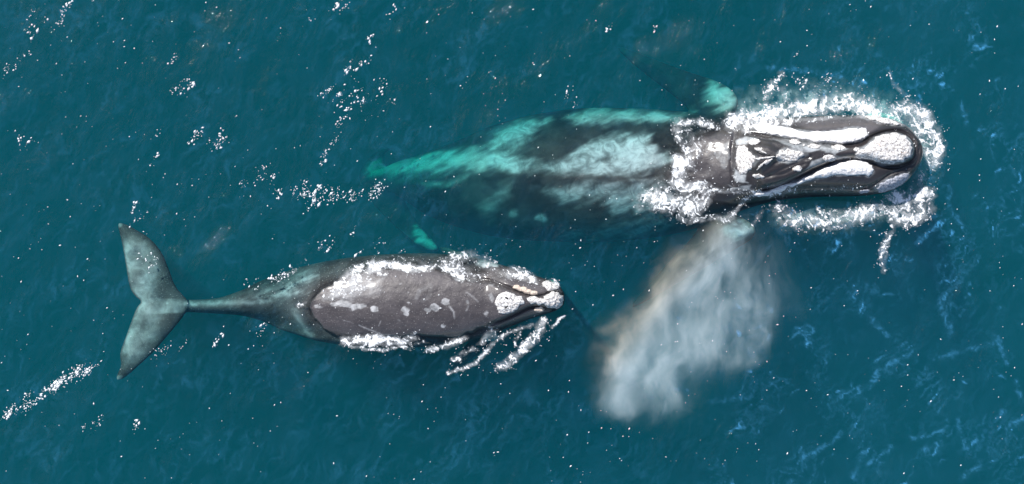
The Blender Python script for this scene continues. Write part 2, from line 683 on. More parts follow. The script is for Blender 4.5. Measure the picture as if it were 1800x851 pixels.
def whale_root(name, loc, label, cat):
    e = bpy.data.objects.new(name, None)
    COL.objects.link(e)
    e.empty_display_size = 0.5
    tag(e, label, cat, kind="thing")
    return e


# ================================================================== the adult
adult = whale_root("whale", (0, 0, 0), "larger dark whale with white callosities along its head, body sinking under the teal water", "whale")
st = [  # px, y_top, y_bot, z_top, height, exponent
    (640, 303, 317, -4.5, 0.40, 2.0),
    (665, 298, 326, -3.5, 0.65, 2.0),
    (700, 284, 345, -2.30, 1.15, 2.0),
    (750, 268, 378, -1.65, 1.75, 2.0),
    (800, 250, 398, -1.20, 2.20, 2.0),
    (870, 220, 416, -0.75, 2.60, 2.0),
    (950, 200, 424, -0.42, 2.85, 2.0),
    (1050, 190, 426, -0.22, 3.00, 2.1),
    (1130, 192, 420, -0.12, 3.05, 2.1),
    (1190, 196, 410, 0.02, 3.00, 2.1),
    (1250, 203, 392, 0.32, 2.90, 2.1),
    (1310, 208, 368, 0.62, 2.75, 2.2),
    (1370, 208, 352, 0.74, 2.60, 2.3),
    (1440, 205, 346, 0.78, 2.35, 2.4),
    (1500, 203, 345, 0.80, 2.05, 2.4),
    (1550, 207, 340, 0.80, 1.75, 2.4),
    (1585, 219, 324, 0.78, 1.50, 2.3),
    (1604, 237, 303, 0.68, 1.20, 2.2),
    (1613, 251, 287, 0.52, 0.85, 2.1),
    (1617, 262, 276, 0.30, 0.40, 2.0),
]
body = loft(st, 150, 64)
fl_up = smooth_poly([(1290, 205), (1300, 178), (1285, 155), (1255, 140), (1215, 128), (1160, 108), (1095, 82), (1080, 84), (1120, 120), (1165, 155), (1205, 185), (1225, 215), (1260, 240)])
fl_lo = smooth_poly([(1310, 385), (1330, 400), (1325, 420), (1290, 440), (1240, 470), (1180, 505), (1120, 540), (1105, 540), (1140, 500), (1180, 455), (1215, 420), (1235, 390), (1270, 365)])


def blade(poly, tip, root, z0, z1, tmax):
    L = math.hypot(tip[0] - root[0], tip[1] - root[1])

    def s(x, y): return np.clip(((x - root[0]) * (tip[0] - root[0]) + (y - root[1]) * (tip[1] - root[1])) / L**2, 0, 1)
    return pillow(poly, lambda x, y: z0 + (z1 - z0) * s(x, y), lambda d, x, y: tmax * (1 - .55 * s(x, y)) * np.sqrt(np.clip(d / 18, 0, 1)) + .01, 2.5)[:2]


fluke_poly = smooth_poly([(690, 300), (672, 288), (676, 268), (700, 258), (668, 262), (640, 284), (628, 310), (640, 330), (655, 360), (690, 395), (735, 435), (775, 446), (765, 425), (735, 395), (715, 360), (705, 330)])
fluke = pillow(fluke_poly, lambda x, y: -4.6 + 2.4 * sstep(330, 430, y), lambda d, x, y: .15 * np.sqrt(np.clip(d / 14, 0, 1)) + .02, 2.5)[:2]
ab, co = remeshed("body", [body, blade(fl_up, (1090, 82), (1275, 205), -0.70, -3.1, .26), blade(fl_lo, (1110, 540), (1285, 390), -0.50, -2.6, .28), fluke], 0.034, 26)
me = ab.data
px, py = to_px(co[:, 0], co[:, 1], co[:, 2])
upf = sstep(-0.9, -0.3, co[:, 2] - curve1([s[0] for s in sorted(st)], [s[3] for s in sorted(st)], px))
# relief of the head
seam = smooth_poly(ZA([(470, 300), (560, 312), (640, 328), (700, 338), (780, 348), (860, 350), (930, 342), (970, 312), (1035, 290), (1095, 292), (1135, 325), (1148, 370), (1132, 415), (1070, 438), (1000, 430), (950, 408), (880, 402), (820, 416), (740, 447), (690, 475), (600, 515), (520, 530)]), 2, False)
seam2 = smooth_poly(ZA([(940, 520), (985, 500), (1040, 460), (1100, 442), (1150, 420), (1158, 350)]), 2, False)
rost_poly = seam
d_in = poly_sdf(px, py, rost_poly)
head = sstep(1290, 1340, px)
rel = np.zeros(len(co))
rel += head * upf * 0.16 * sstep(-2, 12, d_in)                        # rostrum stands up between the lips
rel -= head * upf * 0.10 * soft_line(px, py, seam, 3.0)
rel -= upf * 0.05 * soft_line(px, py, seam2, 2.5)
crease1 = ZA([(430, 300), (420, 360), (418, 430), (425, 500)])
rel -= upf * 0.05 * soft_line(px, py, crease1, 4)
coam = ZA([(495, 340), (560, 350), (610, 385), (570, 420), (510, 460), (480, 440), (470, 400), (480, 360)])
rel += upf * 0.10 * sstep(-6, 8, poly_sdf(px, py, coam))
for lne in ([(575, 420), (620, 408), (720, 395)], [(560, 470), (640, 430), (715, 400)], [(520, 480), (620, 460), (700, 420)]):
    rel -= upf * 0.03 * soft_line(px, py, ZA(lne), 2.6)
ridge_line = [(700, 300), (800, 300), (900, 310), (1000, 314), (1100, 316), (1190, 322)]
rel += 0.05 * soft_line(px, py, ridge_line, 14)
rel += 0.035 * upf * (1 - head) * fbm(px * .02, py * .03, 3, 21)
rel += .16 * upf * np.exp(-((px - 1195) / 45) ** 2) * fbm(px * .02, py * .022, 3, 23)
co[:, 2] += rel
me.vertices.foreach_set("co", co.astype(np.float32).ravel())
me.update()
hm_add(co)
# pigment, with wet sheen painted in on the head
CRUST = [[(480, 272), (540, 262), (620, 272), (660, 288), (760, 298), (900, 278), (942, 282), (952, 308), (930, 330), (860, 341), (760, 337), (680, 322), (600, 312), (540, 298)],
         [(490, 546), (560, 528), (640, 500), (700, 478), (780, 438), (850, 413), (920, 404), (965, 425), (977, 455), (960, 469), (900, 463), (820, 466), (740, 482), (660, 507), (600, 532), (540, 552)],
         [(900, 382), (915, 362), (950, 350), (980, 318), (1030, 302), (1080, 304), (1115, 325), (1131, 360), (1116, 396), (1070, 420), (1010, 426), (970, 406), (930, 402), (905, 396)],
         [(925, 238), (980, 218), (1040, 224), (1080, 245), (1095, 272), (1040, 266), (990, 256)],
         [(980, 515), (1030, 482), (1080, 465), (1116, 458), (1110, 487), (1070, 517), (1020, 535), (985, 530)],
         [(432, 350), (468, 348), (492, 382), (518, 402), (492, 440), (467, 467), (440, 462), (434, 420)],
         [(583, 387), (618, 362), (660, 365), (712, 388), (672, 408), (630, 419), (593, 406)]]
P = np.zeros(len(co))
dorsal = [(640, 309), (672, 285), (700, 273), (735, 274), (790, 268), (860, 263), (900, 268), (935, 284), (965, 290), (1000, 280), (1015, 265), (1035, 250), (1065, 243), (1100, 238), (1140, 243), (1148, 262), (1180, 280), (1140, 300), (1120, 308), (1060, 310), (1000, 303), (950, 303), (880, 298), (800, 294), (740, 302), (700, 306), (665, 312)]
P = np.maximum(P, soft_poly(px, py, dorsal, 9 + 6 * sstep(900, 700, px), 12) * upf)
P = np.maximum(P, .85 * soft_poly(px, py, [(862, 264), (868, 240), (890, 222), (930, 207), (962, 214), (928, 240), (908, 266)], 11, 16))
P = np.maximum(P, .85 * soft_poly(px, py, [(990, 206), (1050, 190), (1110, 194), (1180, 203), (1222, 194), (1185, 216), (1110, 212), (1030, 214)], 7, 10))
P = np.maximum(P, .70 * soft_poly(px, py, [(965, 335), (1010, 320), (1060, 319), (1130, 320), (1170, 327), (1190, 350), (1120, 374), (1085, 370), (1050, 350), (1000, 345)], 12, 18))
P = np.maximum(P, .55 * soft_poly(px, py, [(985, 414), (1060, 403), (1105, 388), (1140, 374), (1195, 390), (1150, 407), (1100, 421), (1040, 428)], 9, 10))
P = np.maximum(P, .6 * soft_poly(px, py, ell(950, 384, 12, 8), 4, 5))
P = np.maximum(P, .45 * soft_poly(px, py, ell(905, 374, 11, 6), 4, 5))
P = np.maximum(P, .5 * soft_poly(px, py, [(740, 322), (780, 318), (830, 303), (815, 318), (790, 328), (745, 333)], 5, 6))
P = np.maximum(P, .35 * soft_poly(px, py, [(860, 390), (840, 360), (880, 330), (905, 312), (895, 345), (868, 375)], 8, 10))
P = np.maximum(P, .45 * soft_line(px, py, [(1050, 313), (1110, 316), (1190, 322)], 4))
P *= 1 - .75 * soft_line(px, py, [(940, 312), (1000, 314), (1045, 313), (1100, 315)], 5)
us, vs = px * .906 - py * .423, px * .423 + py * .906
P *= np.clip(.86 + .95 * fbm(us * .016, vs * .07, 4, 91), .15, 1)
P = np.maximum(P, 1.0 * soft_poly(px, py, ell(1268, 168, 30, 17, 30), 13, 12) * (co[:, 2] < -.3))
P = np.maximum(P, 1.0 * soft_poly(px, py, ell(1300, 405, 28, 12, 0), 9, 8) * (co[:, 2] < -.2))
P = np.maximum(P, 1.0 * soft_poly(px, py, [(728, 400), (742, 402), (755, 418), (778, 434), (760, 440), (735, 430)], 7, 9))
P = np.maximum(P, 1.0 * soft_poly(px, py, [(640, 300), (668, 276), (690, 264), (702, 262), (690, 285), (668, 300), (655, 312)], 4, 6))
for pl, v in (([(340, 375), (400, 330), (410, 400), (395, 450), (365, 420)], .34), ([(425, 330), (470, 310), (520, 320), (480, 345), (435, 350)], .5), ([(430, 440), (470, 470), (480, 500), (430, 490)], .5),
              ([(560, 320), (650, 325), (760, 335), (880, 360), (820, 385), (760, 372), (700, 380), (640, 355)], .52), ([(900, 395), (820, 402), (740, 430), (690, 450), (720, 410), (800, 385)], .50), ([(400, 500), (440, 515), (495, 505), (490, 525), (430, 522)], .5)):
    P = np.maximum(P, v * 1.25 * soft_poly(px, py, ZA(pl), 3, 4))  # pale patches paint the sky's sheen on the wet rostrum
for pl in CRUST:      # thin pale crust round the callosities
    P = np.maximum(P, .52 * sstep(-7, 1, poly_sdf(px + 3 * fbm(px * .1, py * .1, 3, 95), py + 3 * fbm(px * .1, py * .1, 3, 97), ZA(pl))) * upf * head)
tone = np.zeros(len(co))
tone = np.maximum(tone, .9 * soft_poly(px, py, ZA([(640, 265), (760, 235), (940, 230), (1010, 265), (960, 300), (900, 275), (760, 290)]), 5, 4))
tone = np.maximum(tone, .35 * soft_poly(px, py, ZA([(220, 300), (420, 300), (420, 500), (240, 500)]), 12, 8))
tone = np.maximum(tone, .35 * sstep(.1, .5, fbm(px * .016, py * .022, 4, 31)) * (px < 1180))
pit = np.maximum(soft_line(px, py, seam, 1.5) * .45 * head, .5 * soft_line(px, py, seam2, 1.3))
bright = np.clip(sstep(960, 800, px) + (co[:, 2] < -.5) * (py < 215) * .8 + (co[:, 2] < -.3) * (px > 1225) + (py > 385) * (px < 800), 0, 1)
set_attr(me, "bright", bright); set_attr(me, "air", sstep(-.06, .03, co[:, 2] - wave(co[:, 0], co[:, 1])))
set_attr(me, "pale", P); set_attr(me, "tone", tone); set_attr(me, "pit", pit)
me.materials.clear(); me.materials.append(M_SKIN)
ab.parent = adult

# ================================================================== the calf
calf = whale_root("whale_calf", (0, 0, 0), "smaller grey whale with pale tail flukes, its speckled back out of the water", "whale")
stc = [
    (262, 529, 543, -0.38, 0.22, 2.0),
    (300, 527, 548, -0.36, 0.34, 2.0),
    (335, 527, 549, -0.36, 0.46, 2.0),
    (375, 525, 551, -0.36, 0.62, 2.0),
    (420, 512, 554, -0.30, 0.85, 2.0),
    (460, 493, 564, -0.27, 1.20, 2.0),
    (500, 478, 581, -0.17, 1.50, 2.0),
    (530, 469, 591, -0.05, 1.65, 2.0),
    (550, 464, 597, 0.07, 1.75, 2.0),
    (580, 458, 603, 0.17, 1.85, 2.0),
    (620, 452, 608, 0.27, 1.95, 2.05),
    (680, 447, 611, 0.34, 2.00, 2.1),
    (740, 445, 610, 0.37, 2.00, 2.1),
    (800, 448, 604, 0.37, 1.95, 2.1),
    (850, 457, 592, 0.37, 1.80, 2.1),
    (890, 468, 577, 0.38, 1.60, 2.15),
    (925, 480, 563, 0.36, 1.35, 2.2),
    (955, 489, 553, 0.34, 1.10, 2.2),
    (975, 497, 547, 0.30, 0.90, 2.2),
    (986, 506, 541, 0.22, 0.65, 2.1),
    (992, 518, 534, 0.08, 0.30, 2.0),
]
bodyc = loft(stc, 140, 56)
flk = smooth_poly([(335, 538), (326, 523), (308, 505), (296, 470), (284, 442), (263, 418), (240, 404), (217, 392), (206, 392), (213, 420), (221, 462), (227, 505), (238, 522), (250, 530), (240, 540), (230, 568), (219, 598), (210, 622), (214, 642), (205, 660), (205, 670), (219, 665), (245, 642), (270, 619), (295, 590), (316, 565)], 1)


def flz(x, y): return -0.36 - 0.10 * np.abs((y - 535) / 130) + 0.05 * noise2(x * .02, y * .02, 9)


flukec = pillow(flk, flz, lambda d, x, y: .12 * np.sqrt(np.clip(d / 22, 0, 1)) + .012, 2.2)[:2]
cf_up = smooth_poly([(885, 482), (872, 462), (845, 455), (805, 440), (775, 432), (770, 437), (800, 458), (835, 485), (860, 498)])
cf_lo = smooth_poly([(890, 560), (882, 588), (865, 604), (835, 628), (800, 655), (790, 655), (805, 625), (825, 598), (850, 570)])
cb, cc = remeshed("body", [bodyc, flukec, blade(cf_up, (772, 434), (880, 485), -0.35, -1.5, .16), blade(cf_lo, (795, 655), (885, 565), -0.35, -1.7, .16)], 0.027, 18)
me = cb.data
px, py = to_px(cc[:, 0], cc[:, 1], cc[:, 2])
upf = sstep(-0.6, -0.15, cc[:, 2] - curve1([s[0] for s in sorted(stc)], [s[3] for s in sorted(stc)], px))
rel = np.zeros(len(cc))
lip_u = smooth_poly(ZN([(140, 235), (230, 262), (300, 290), (370, 320), (430, 335), (490, 338), (560, 298), (620, 315), (640, 365), (620, 410), (560, 428), (490, 410), (430, 405), (380, 425), (300, 465), (220, 500), (100, 540), (-60, 590)]), 2, False)
hd = sstep(850, 880, px)
rel += hd * upf * .10 * sstep(-2, 8, poly_sdf(px, py, lip_u))
rel -= hd * upf * .09 * soft_line(px, py, lip_u, 2.6)
rel -= upf * .06 * soft_line(px, py, ZN([(150, 235), (60, 225), (-80, 215)]), 3)
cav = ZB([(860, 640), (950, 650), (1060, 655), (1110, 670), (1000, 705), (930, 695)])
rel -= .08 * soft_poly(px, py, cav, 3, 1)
notch = ZB([(120, 520), (92, 450), (120, 380), (190, 310), (290, 262)])
notch2 = ZB([(92, 450), (130, 525), (200, 600), (290, 662)])
rel += 0.02 * upf * fbm(px * .02, py * .03, 3, 41)
oval = ZB([(300, 258), (190, 306), (112, 390), (90, 450), (130, 525), (200, 600), (290, 665), (420, 672), (620, 665), (860, 655), (1000, 700), (1160, 655), (1300, 600), (1500, 590), (1700, 500), (1850, 300), (1700, 240), (1500, 290), (1300, 262), (1160, 245), (1000, 176), (880, 184), (740, 172), (600, 170), (430, 200)])
out_ = 1 - sstep(-4, 3, poly_sdf(px + 5 * fbm(px * .05, py * .05, 3, 43), py + 5 * fbm(px * .05, py * .05, 3, 45), oval))
rel -= .22 * out_ * upf * sstep(420, 500, px) * sstep(900, 840, px)
cc[:, 2] += rel
me.vertices.foreach_set("co", cc.astype(np.float32).ravel())
me.update()
hm_add(cc)
P = np.zeros(len(cc))
for cx_, cy_, rx, ry, v in ((780, 465, 27, 24, 1), (790, 495, 19, 11, 1), (990, 446, 33, 26, 1), (940, 466, 23, 17, .9), (1068, 408, 30, 28, 1), (1047, 580, 17, 11, .9), (1225, 407, 13, 13, .7), (560, 462, 36, 20, .85), (160, 440, 30, 14, .7),
                           (800, 415, 12, 8, .7), (798, 340, 9, 7, .6), (740, 540, 12, 5, .6), (780, 580, 9, 6, .6), (745, 280, 12, 9, .5)):
    P = np.maximum(P, v * soft_poly(px, py, ZB(ell(cx_, cy_, rx, ry, 15)), 1.6, 2.5, .12, 51))
P = np.maximum(P, .8 * soft_poly(px, py, ZB([(240, 420), (330, 385), (420, 420), (505, 425), (515, 450), (420, 468), (330, 445), (270, 440)]), 2.5, 6, .1, 53))
P = np.maximum(P, .42 * soft_poly(px, py, ZB([(300, 290), (450, 200), (620, 260), (600, 340), (450, 400), (250, 410), (190, 380)]), 6, 12, .08, 55))
for ln, wd, v in (([(450, 575), (520, 605), (620, 640), (720, 652)], 1.6, .5), ([(1095, 440), (1125, 480), (1130, 520)], 2, .55), ([(1215, 340), (1260, 370), (1297, 405)], 2, .45), ([(605, 545), (590, 580)], 1.2, .5), ([(340, 540), (400, 555)], 1.2, .4),
                  ([(900, 540), (960, 565)], 1.2, .3), ([(860, 380), (880, 330), (960, 290), (955, 360), (900, 400)], 3.5, .35), ([(1230, 440), (1215, 470)], 2, .5)):
    P = np.maximum(P, v * soft_line(px, py, ZB(ln), wd))
P = np.maximum(P, .6 * soft_poly(px, py, ZN([(140, 325), (165, 310), (180, 350), (165, 375), (145, 355)]), 2, 2))
P = np.maximum(P, .6 * soft_poly(px, py, ZN([(110, 450), (135, 430), (150, 440), (130, 470)]), 2, 2))
P = np.maximum(P, .5 * soft_poly(px, py, ZN([(140, 255), (180, 255), (170, 270), (140, 270)]), 2, 2))
P = np.maximum(P, .9 * soft_poly(px, py, ell(858, 469, 20, 11, 25), 4, 5) * (cc[:, 2] < -.1))
P = np.maximum(P, .9 * soft_poly(px, py, ell(863, 591, 14, 10, -35), 4, 5) * (cc[:, 2] < -.1))
P = np.maximum(P, .30 + .0 * px) * sstep(0, .1, P) + 0
strk_ = fbm((px * .9 - py * .43) * .02, (px * .43 + py * .9) * .09, 4, 77)
# tail: pale mottled flukes and a pale ridge along the stock
fl_d = poly_sdf(px, py, flk)
inner = sstep(-3, 6, fl_d)
lead = np.maximum(soft_line(px, py, [(335, 530), (322, 520), (306, 500), (294, 468), (283, 442), (262, 418), (235, 402)], 13), soft_line(px, py, [(335, 546), (318, 562), (296, 590), (270, 619), (246, 640), (222, 660)], 13))
inner = inner * (1 - .85 * lead)
pf = inner * (.62 + .7 * fbm(px * .03, py * .03, 4, 61)) * (px < 325)
pf *= 1 - .8 * sstep(430, 405, py) - .55 * sstep(632, 655, py)
pf *= 1 - .75 * np.exp(-((px - 300) / 26) ** 2) * (np.abs(py - 538) > 14)
pf *= 1 - .5 * sstep(282, 300, px) * (py > 550)
P = np.maximum(P, np.clip(pf * 1.05, 0, 1) * .80)
P = np.maximum(P, .4 * soft_poly(px, py, ell(209, 395, 6, 4, 40), 2, 2)); P = np.maximum(P, .5 * soft_poly(px, py, ell(209, 665, 7, 4, -30), 2, 2))
P = np.maximum(P, .75 * soft_line(px, py, smooth_poly([(295, 532), (340, 535), (375, 533), (410, 533), (450, 531), (500, 528)], 2, False), 5.5) * sstep(520, 440, px) * (.7 + .6 * fbm(px * .05, py * .05, 3, 63)))
P = np.maximum(P, np.clip(.34 + .9 * strk_, 0, .62) * soft_poly(px, py, [(395, 533), (450, 520), (500, 495), (540, 478), (575, 478), (545, 505), (505, 525), (450, 538)], 12, 16, .06, 65) * (px < 560))
P = np.maximum(P, .35 * soft_line(px, py, [(515, 545), (525, 570), (545, 592)], 7))
tone = .55 + .45 * fbm(px * .03, py * .05, 4, 71)
tone = np.maximum(tone, .85 * soft_poly(px, py, ZB([(560, 200), (700, 180), (1000, 185), (1150, 260), (1290, 290), (1150, 310), (900, 300), (650, 270)]), 8, 8))
strk = fbm((px * .9 - py * .43) * .02, (px * .43 + py * .9) * .08, 4, 73)
tone = tone * (1 - out_) + out_ * np.clip(.22 + .8 * strk, 0, .8) * sstep(300, 420, px)
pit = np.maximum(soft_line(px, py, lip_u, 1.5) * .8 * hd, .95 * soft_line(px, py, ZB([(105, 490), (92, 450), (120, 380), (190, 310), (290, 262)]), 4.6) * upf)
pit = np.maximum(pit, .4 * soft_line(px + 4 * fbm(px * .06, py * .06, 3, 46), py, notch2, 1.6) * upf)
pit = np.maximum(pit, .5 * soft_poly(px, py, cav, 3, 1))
set_attr(me, "bright", .5 * (px < 330)); set_attr(me, "air", sstep(-.06, .03, cc[:, 2] - wave(cc[:, 0], cc[:, 1])))
set_attr(me, "pale", np.clip(P, 0, 1)); set_attr(me, "tone", np.clip(tone, 0, 1)); set_attr(me, "pit", pit)
me.materials.clear(); me.materials.append(M_CALF)
cb.parent = calf
hm_fill()

# callosities and blowholes of the adult
A = ZA
callosity(adult, A([(480, 272), (540, 262), (620, 272), (660, 288), (760, 298), (900, 278), (942, 282), (952, 308), (930, 330), (860, 341), (760, 337), (680, 322), (600, 312), (540, 298)]), .10, M_BAND, label="long white callosity band along the upper lip")
callosity(adult, A([(490, 546), (560, 528), (640, 500), (700, 478), (780, 438), (850, 413), (920, 404), (965, 425), (977, 455), (960, 469), (900, 463), (820, 466), (740, 482), (660, 507), (600, 532), (540, 552)]), .10, M_BAND, label="long white callosity band along the lower lip")
callosity(adult, A([(900, 382), (915, 362), (950, 350), (980, 318), (1030, 302), (1080, 304), (1115, 325), (1131, 360), (1116, 396), (1070, 420), (1010, 426), (970, 406), (930, 402), (905, 396)]), .16, label="large rounded white callosity at the tip of the snout", bump=.25)
callosity(adult, A([(925, 238), (980, 218), (1040, 224), (1080, 245), (1095, 272), (1040, 266), (990, 256)]), .10)
callosity(adult, A([(980, 515), (1030, 482), (1080, 465), (1116, 458), (1110, 487), (1070, 517), (1020, 535), (985, 530)]), .08, M_CALL2, label="greyish callosity on the shaded chin")
callosity(adult, A(ell(937, 530, 22, 8, -10)), .05, M_CALL2)
for e in ((665, 336, 25, 11, 8), (740, 352, 26, 11, 5), (835, 358, 28, 13, 5), (798, 400, 27, 14, 0), (672, 442, 22, 13, -12), (520, 471, 25, 10, 8), (500, 335, 30, 12, -4), (905, 365, 14, 10, 0), (700, 348, 6, 4, 0)):
    callosity(adult, A(ell(*e)), .06, step=1.1)
callosity(adult, A([(432, 350), (468, 348), (492, 382), (518, 402), (492, 440), (467, 467), (440, 462), (434, 420)]), .08, label="white triangular callosity behind the blowholes")
callosity(adult, A([(583, 387), (618, 362), (660, 365), (712, 388), (672, 408), (630, 419), (593, 406)]), .09, label="white diamond callosity ahead of the blowholes")
callosity(adult, A([(500, 358), (520, 357), (545, 372), (560, 384), (535, 380), (510, 368)]), .05, step=1.0)
callosity(adult, A([(575, 398), (582, 403), (545, 425), (518, 447), (512, 442), (540, 418)]), .06, step=1.0)
callosity(adult, A([(505, 398), (545, 394), (585, 390), (585, 398), (545, 403), (508, 408)]), .05, step=1.0)
for i, e in enumerate(([(505, 366), (530, 376), (580, 390), (545, 391), (515, 382)], [(512, 436), (528, 422), (560, 405), (548, 414), (525, 432), (514, 442)])):
    callosity(adult, A(e), .035, M_HOLE, "blowhole", step=1.0, bump=0)
# and of the calf
B = ZN
callosity(calf, B([(184, 342), (240, 303), (298, 308), (350, 335), (378, 365), (362, 400), (320, 430), (270, 455), (205, 452), (184, 400)]), .07, label="white callosity round the calf's blowholes", step=1.2)
callosity(calf, B([(488, 352), (518, 320), (570, 304), (615, 325), (632, 365), (612, 407), (570, 422), (525, 407), (492, 388)]), .13, label="round white knobbly callosity on the calf's nose", step=1.2)
callosity(calf, B([(400, 335), (450, 338), (500, 345), (505, 385), (460, 392), (415, 385), (385, 360)]), .05, step=1.2)
callosity(calf, B([(495, 238), (560, 228), (600, 258), (604, 290), (560, 300), (520, 290), (490, 262)]), .07, step=1.2)
callosity(calf, B([(300, 260), (360, 268), (420, 293), (470, 308), (462, 330), (400, 322), (340, 300), (300, 282)]), .06, M_LIP, name="lip", label="tan rim of the lip", step=1.2)
callosity(calf, B([(436, 412), (480, 400), (517, 414), (492, 440), (442, 440)]), .06, M_LIP, name="lip", label="tan rim of the lip beside the nose", step=1.2)
for e in ((262, 347, 20, 11, 35), (262, 405, 24, 12, -32)):
    callosity(calf, B(ell(*e)), .085, M_HOLE, "blowhole", step=0.9, bump=0)


# ------------------------------------------------------------------ foam
def ridges(x, y, seed, o=4, gain=.66):
    s = 0; a = 1; t = 0; f = 1
    for k in range(o):
        s = s + a * (1 - np.minimum(np.abs(noise2(x * f + 13 * k, y * f - 7 * k, seed + k)) * 1.9, 1)) ** 1.6
        t += a; a *= gain; f *= 1.9
    return s / t
def cover(zone, px, py, seed, sc=.06):
    wx = px + 12 * fbm(px * .035, py * .035, 3, seed + 20) + 5 * fbm(px * .15, py * .15, 2, seed + 22)
    wy = py + 12 * fbm(px * .035 + 31, py * .035, 3, seed + 23) + 5 * fbm(px * .15 + 9, py * .15, 2, seed + 25)
    D = zone.f(px, py)
    D = D * np.clip(.98 + .85 * fbm(px * .028, py * .028, 3, seed + 30), .3, 1.4)
    L = ridges(wx * sc, wy * sc, seed)
    veil = .38 * sstep(.25, 1.0, D) * np.clip(.6 + 1.2 * fbm(wx * .09, wy * .09, 3, seed + 40), 0, 1.3)
    return np.clip(np.maximum(sstep(.84 - .58 * D, 1.10 - .58 * D, L), veil) * sstep(.06, .3, D), 0, 1)


def foam_z(px, py, lift=0.02):
    x, y = W2(px, py, 0.0)
    return np.maximum(wave(x, y), skin_top(px, py)) + lift


class Zone:
    """how much foam or painted sky sheen lies at each place: brushed lines (points, half width, strength) and patches"""
    def __init__(self, lines, patches=()):
        self.lines = [(smooth_poly(p, 2, False), wd, s) for p, wd, s in lines]
        self.patches = [(p, e, s) for p, e, s in patches]
        allp = np.array([q for p, wd, s in self.lines for q in p] + [q for p, e, s in self.patches for q in p])
        mw = max([wd for _, wd, _ in self.lines] + [e for _, e, _ in self.patches]) * 1.8
        self.lo, self.hi = allp.min(0) - mw, allp.max(0) + mw

    def f(self, px, py):
        wx = px + 5 * fbm(px * .06, py * .06, 3, 101); wy = py + 5 * fbm(px * .06 + 17, py * .06, 3, 104)
        r = np.zeros(np.shape(px))
        for p, wd, s in self.lines:
            P_ = np.array(p)
            m = (wx > P_[:, 0].min() - 2.2 * wd) & (wx < P_[:, 0].max() + 2.2 * wd) & (wy > P_[:, 1].min() - 2.2 * wd) & (wy < P_[:, 1].max() + 2.2 * wd)
            if m.any():
                r[m] = np.maximum(r[m], s * np.exp(-(seg_dist(wx[m], wy[m], p) / wd) ** 2))
        for p, e, s in self.patches:
            r = np.maximum(r, s * sstep(-e, e, poly_sdf(wx, wy, p)))
        return r


def foam_film(name, zone, label, sc=.06, step=1.2, gain=1.0, lift=.015, material=None, seed=200, zfix=None, soft=None):
    X, Y = np.meshgrid(np.arange(zone.lo[0], zone.hi[0], step), np.arange(zone.lo[1], zone.hi[1], step))
    cov = cover(zone, X, Y, seed, sc) * gain
    if soft:
        cov = np.maximum(cov, soft * zone.f(X, Y) * np.clip(.6 + 1.2 * fbm(X * .07, Y * .07, 4, seed + 60), 0, 1.5))
    keep = cov > .015
    cell = keep[:-1, :-1] | keep[1:, :-1] | keep[:-1, 1:] | keep[1:, 1:]
    used = np.zeros(X.shape, bool)
    used[:-1, :-1] |= cell; used[1:, :-1] |= cell; used[:-1, 1:] |= cell; used[1:, 1:] |= cell
    num = np.full(X.shape, -1); num[used] = np.arange(used.sum())
    x, y = X[used], Y[used]
    z = foam_z(x, y, lift) if zfix is None else np.full(x.shape, zfix) + .08 * noise2(x * .05, y * .05, 5)
    wx, wy = W2(x, y, z)
    iy, ix = np.nonzero(cell)
    q = np.stack([num[iy, ix], num[iy + 1, ix], num[iy + 1, ix + 1], num[iy, ix + 1]], -1)
    o = mesh_from(name, np.stack([wx, wy, z], -1), q, material or M_FILM)
    set_attr(o.data, "cover", np.clip(cov[used], 0, 1))
    tag(o, label, "foam", kind="stuff")
    return o


OCT_V = np.array([(1, 0, 0), (-1, 0, 0), (0, 1, 0), (0, -1, 0), (0, 0, 1), (0, 0, -1)], float)
OCT_F = np.array([(0, 2, 4), (2, 1, 4), (1, 3, 4), (3, 0, 4), (2, 0, 5), (1, 2, 5), (3, 1, 5), (0, 3, 5)])


def bubbles(name, px, py, r, label, lift=None, cat="foam"):
    n = len(px)
    z = foam_z(px, py, 0.0) + (lift if lift is not None else 0)
    x, y = W2(px, py, z)
    ang = rng.normal(.95, .5, n); st_ = rng.uniform(.8, 2.4, n)
    V = OCT_V[None].repeat(n, 0) * r[:, None, None]
    V[:, :, 0] *= st_[:, None]
    V[:, :, 2] *= .6
    ca, sa = np.cos(ang)[:, None], np.sin(ang)[:, None]
    vx = V[:, :, 0] * ca - V[:, :, 1] * sa; vy = V[:, :, 0] * sa + V[:, :, 1] * ca
    V = np.stack([vx + x[:, None], vy + y[:, None], V[:, :, 2] + z[:, None]], -1).reshape(-1, 3)
    F = (OCT_F[None] + (np.arange(n) * 6)[:, None, None]).reshape(-1, 3)
    o = mesh_from(name, V, F, M_FOAM)
    tag(o, label, cat, kind="stuff")
    return o


def foam_drops(zone, n, seed=200, rmin=.006, rmax=.014, loose=.022):
    """droplets: on the foam threads themselves and a few thrown clear of them"""
    px = rng.uniform(zone.lo[0], zone.hi[0], n); py = rng.uniform(zone.lo[1], zone.hi[1], n)
    C = cover(zone, px, py, seed)
    D = zone.f(px + rng.normal(0, 9, n), py + rng.normal(0, 9, n))
    ok = (rng.random(n) < .05 * C * (C > .5)) | (rng.random(n) < loose * D)
    px, py = px[ok], py[ok]
    return px, py, rmin + (rmax - rmin) * rng.random(len(px)) ** 2.5


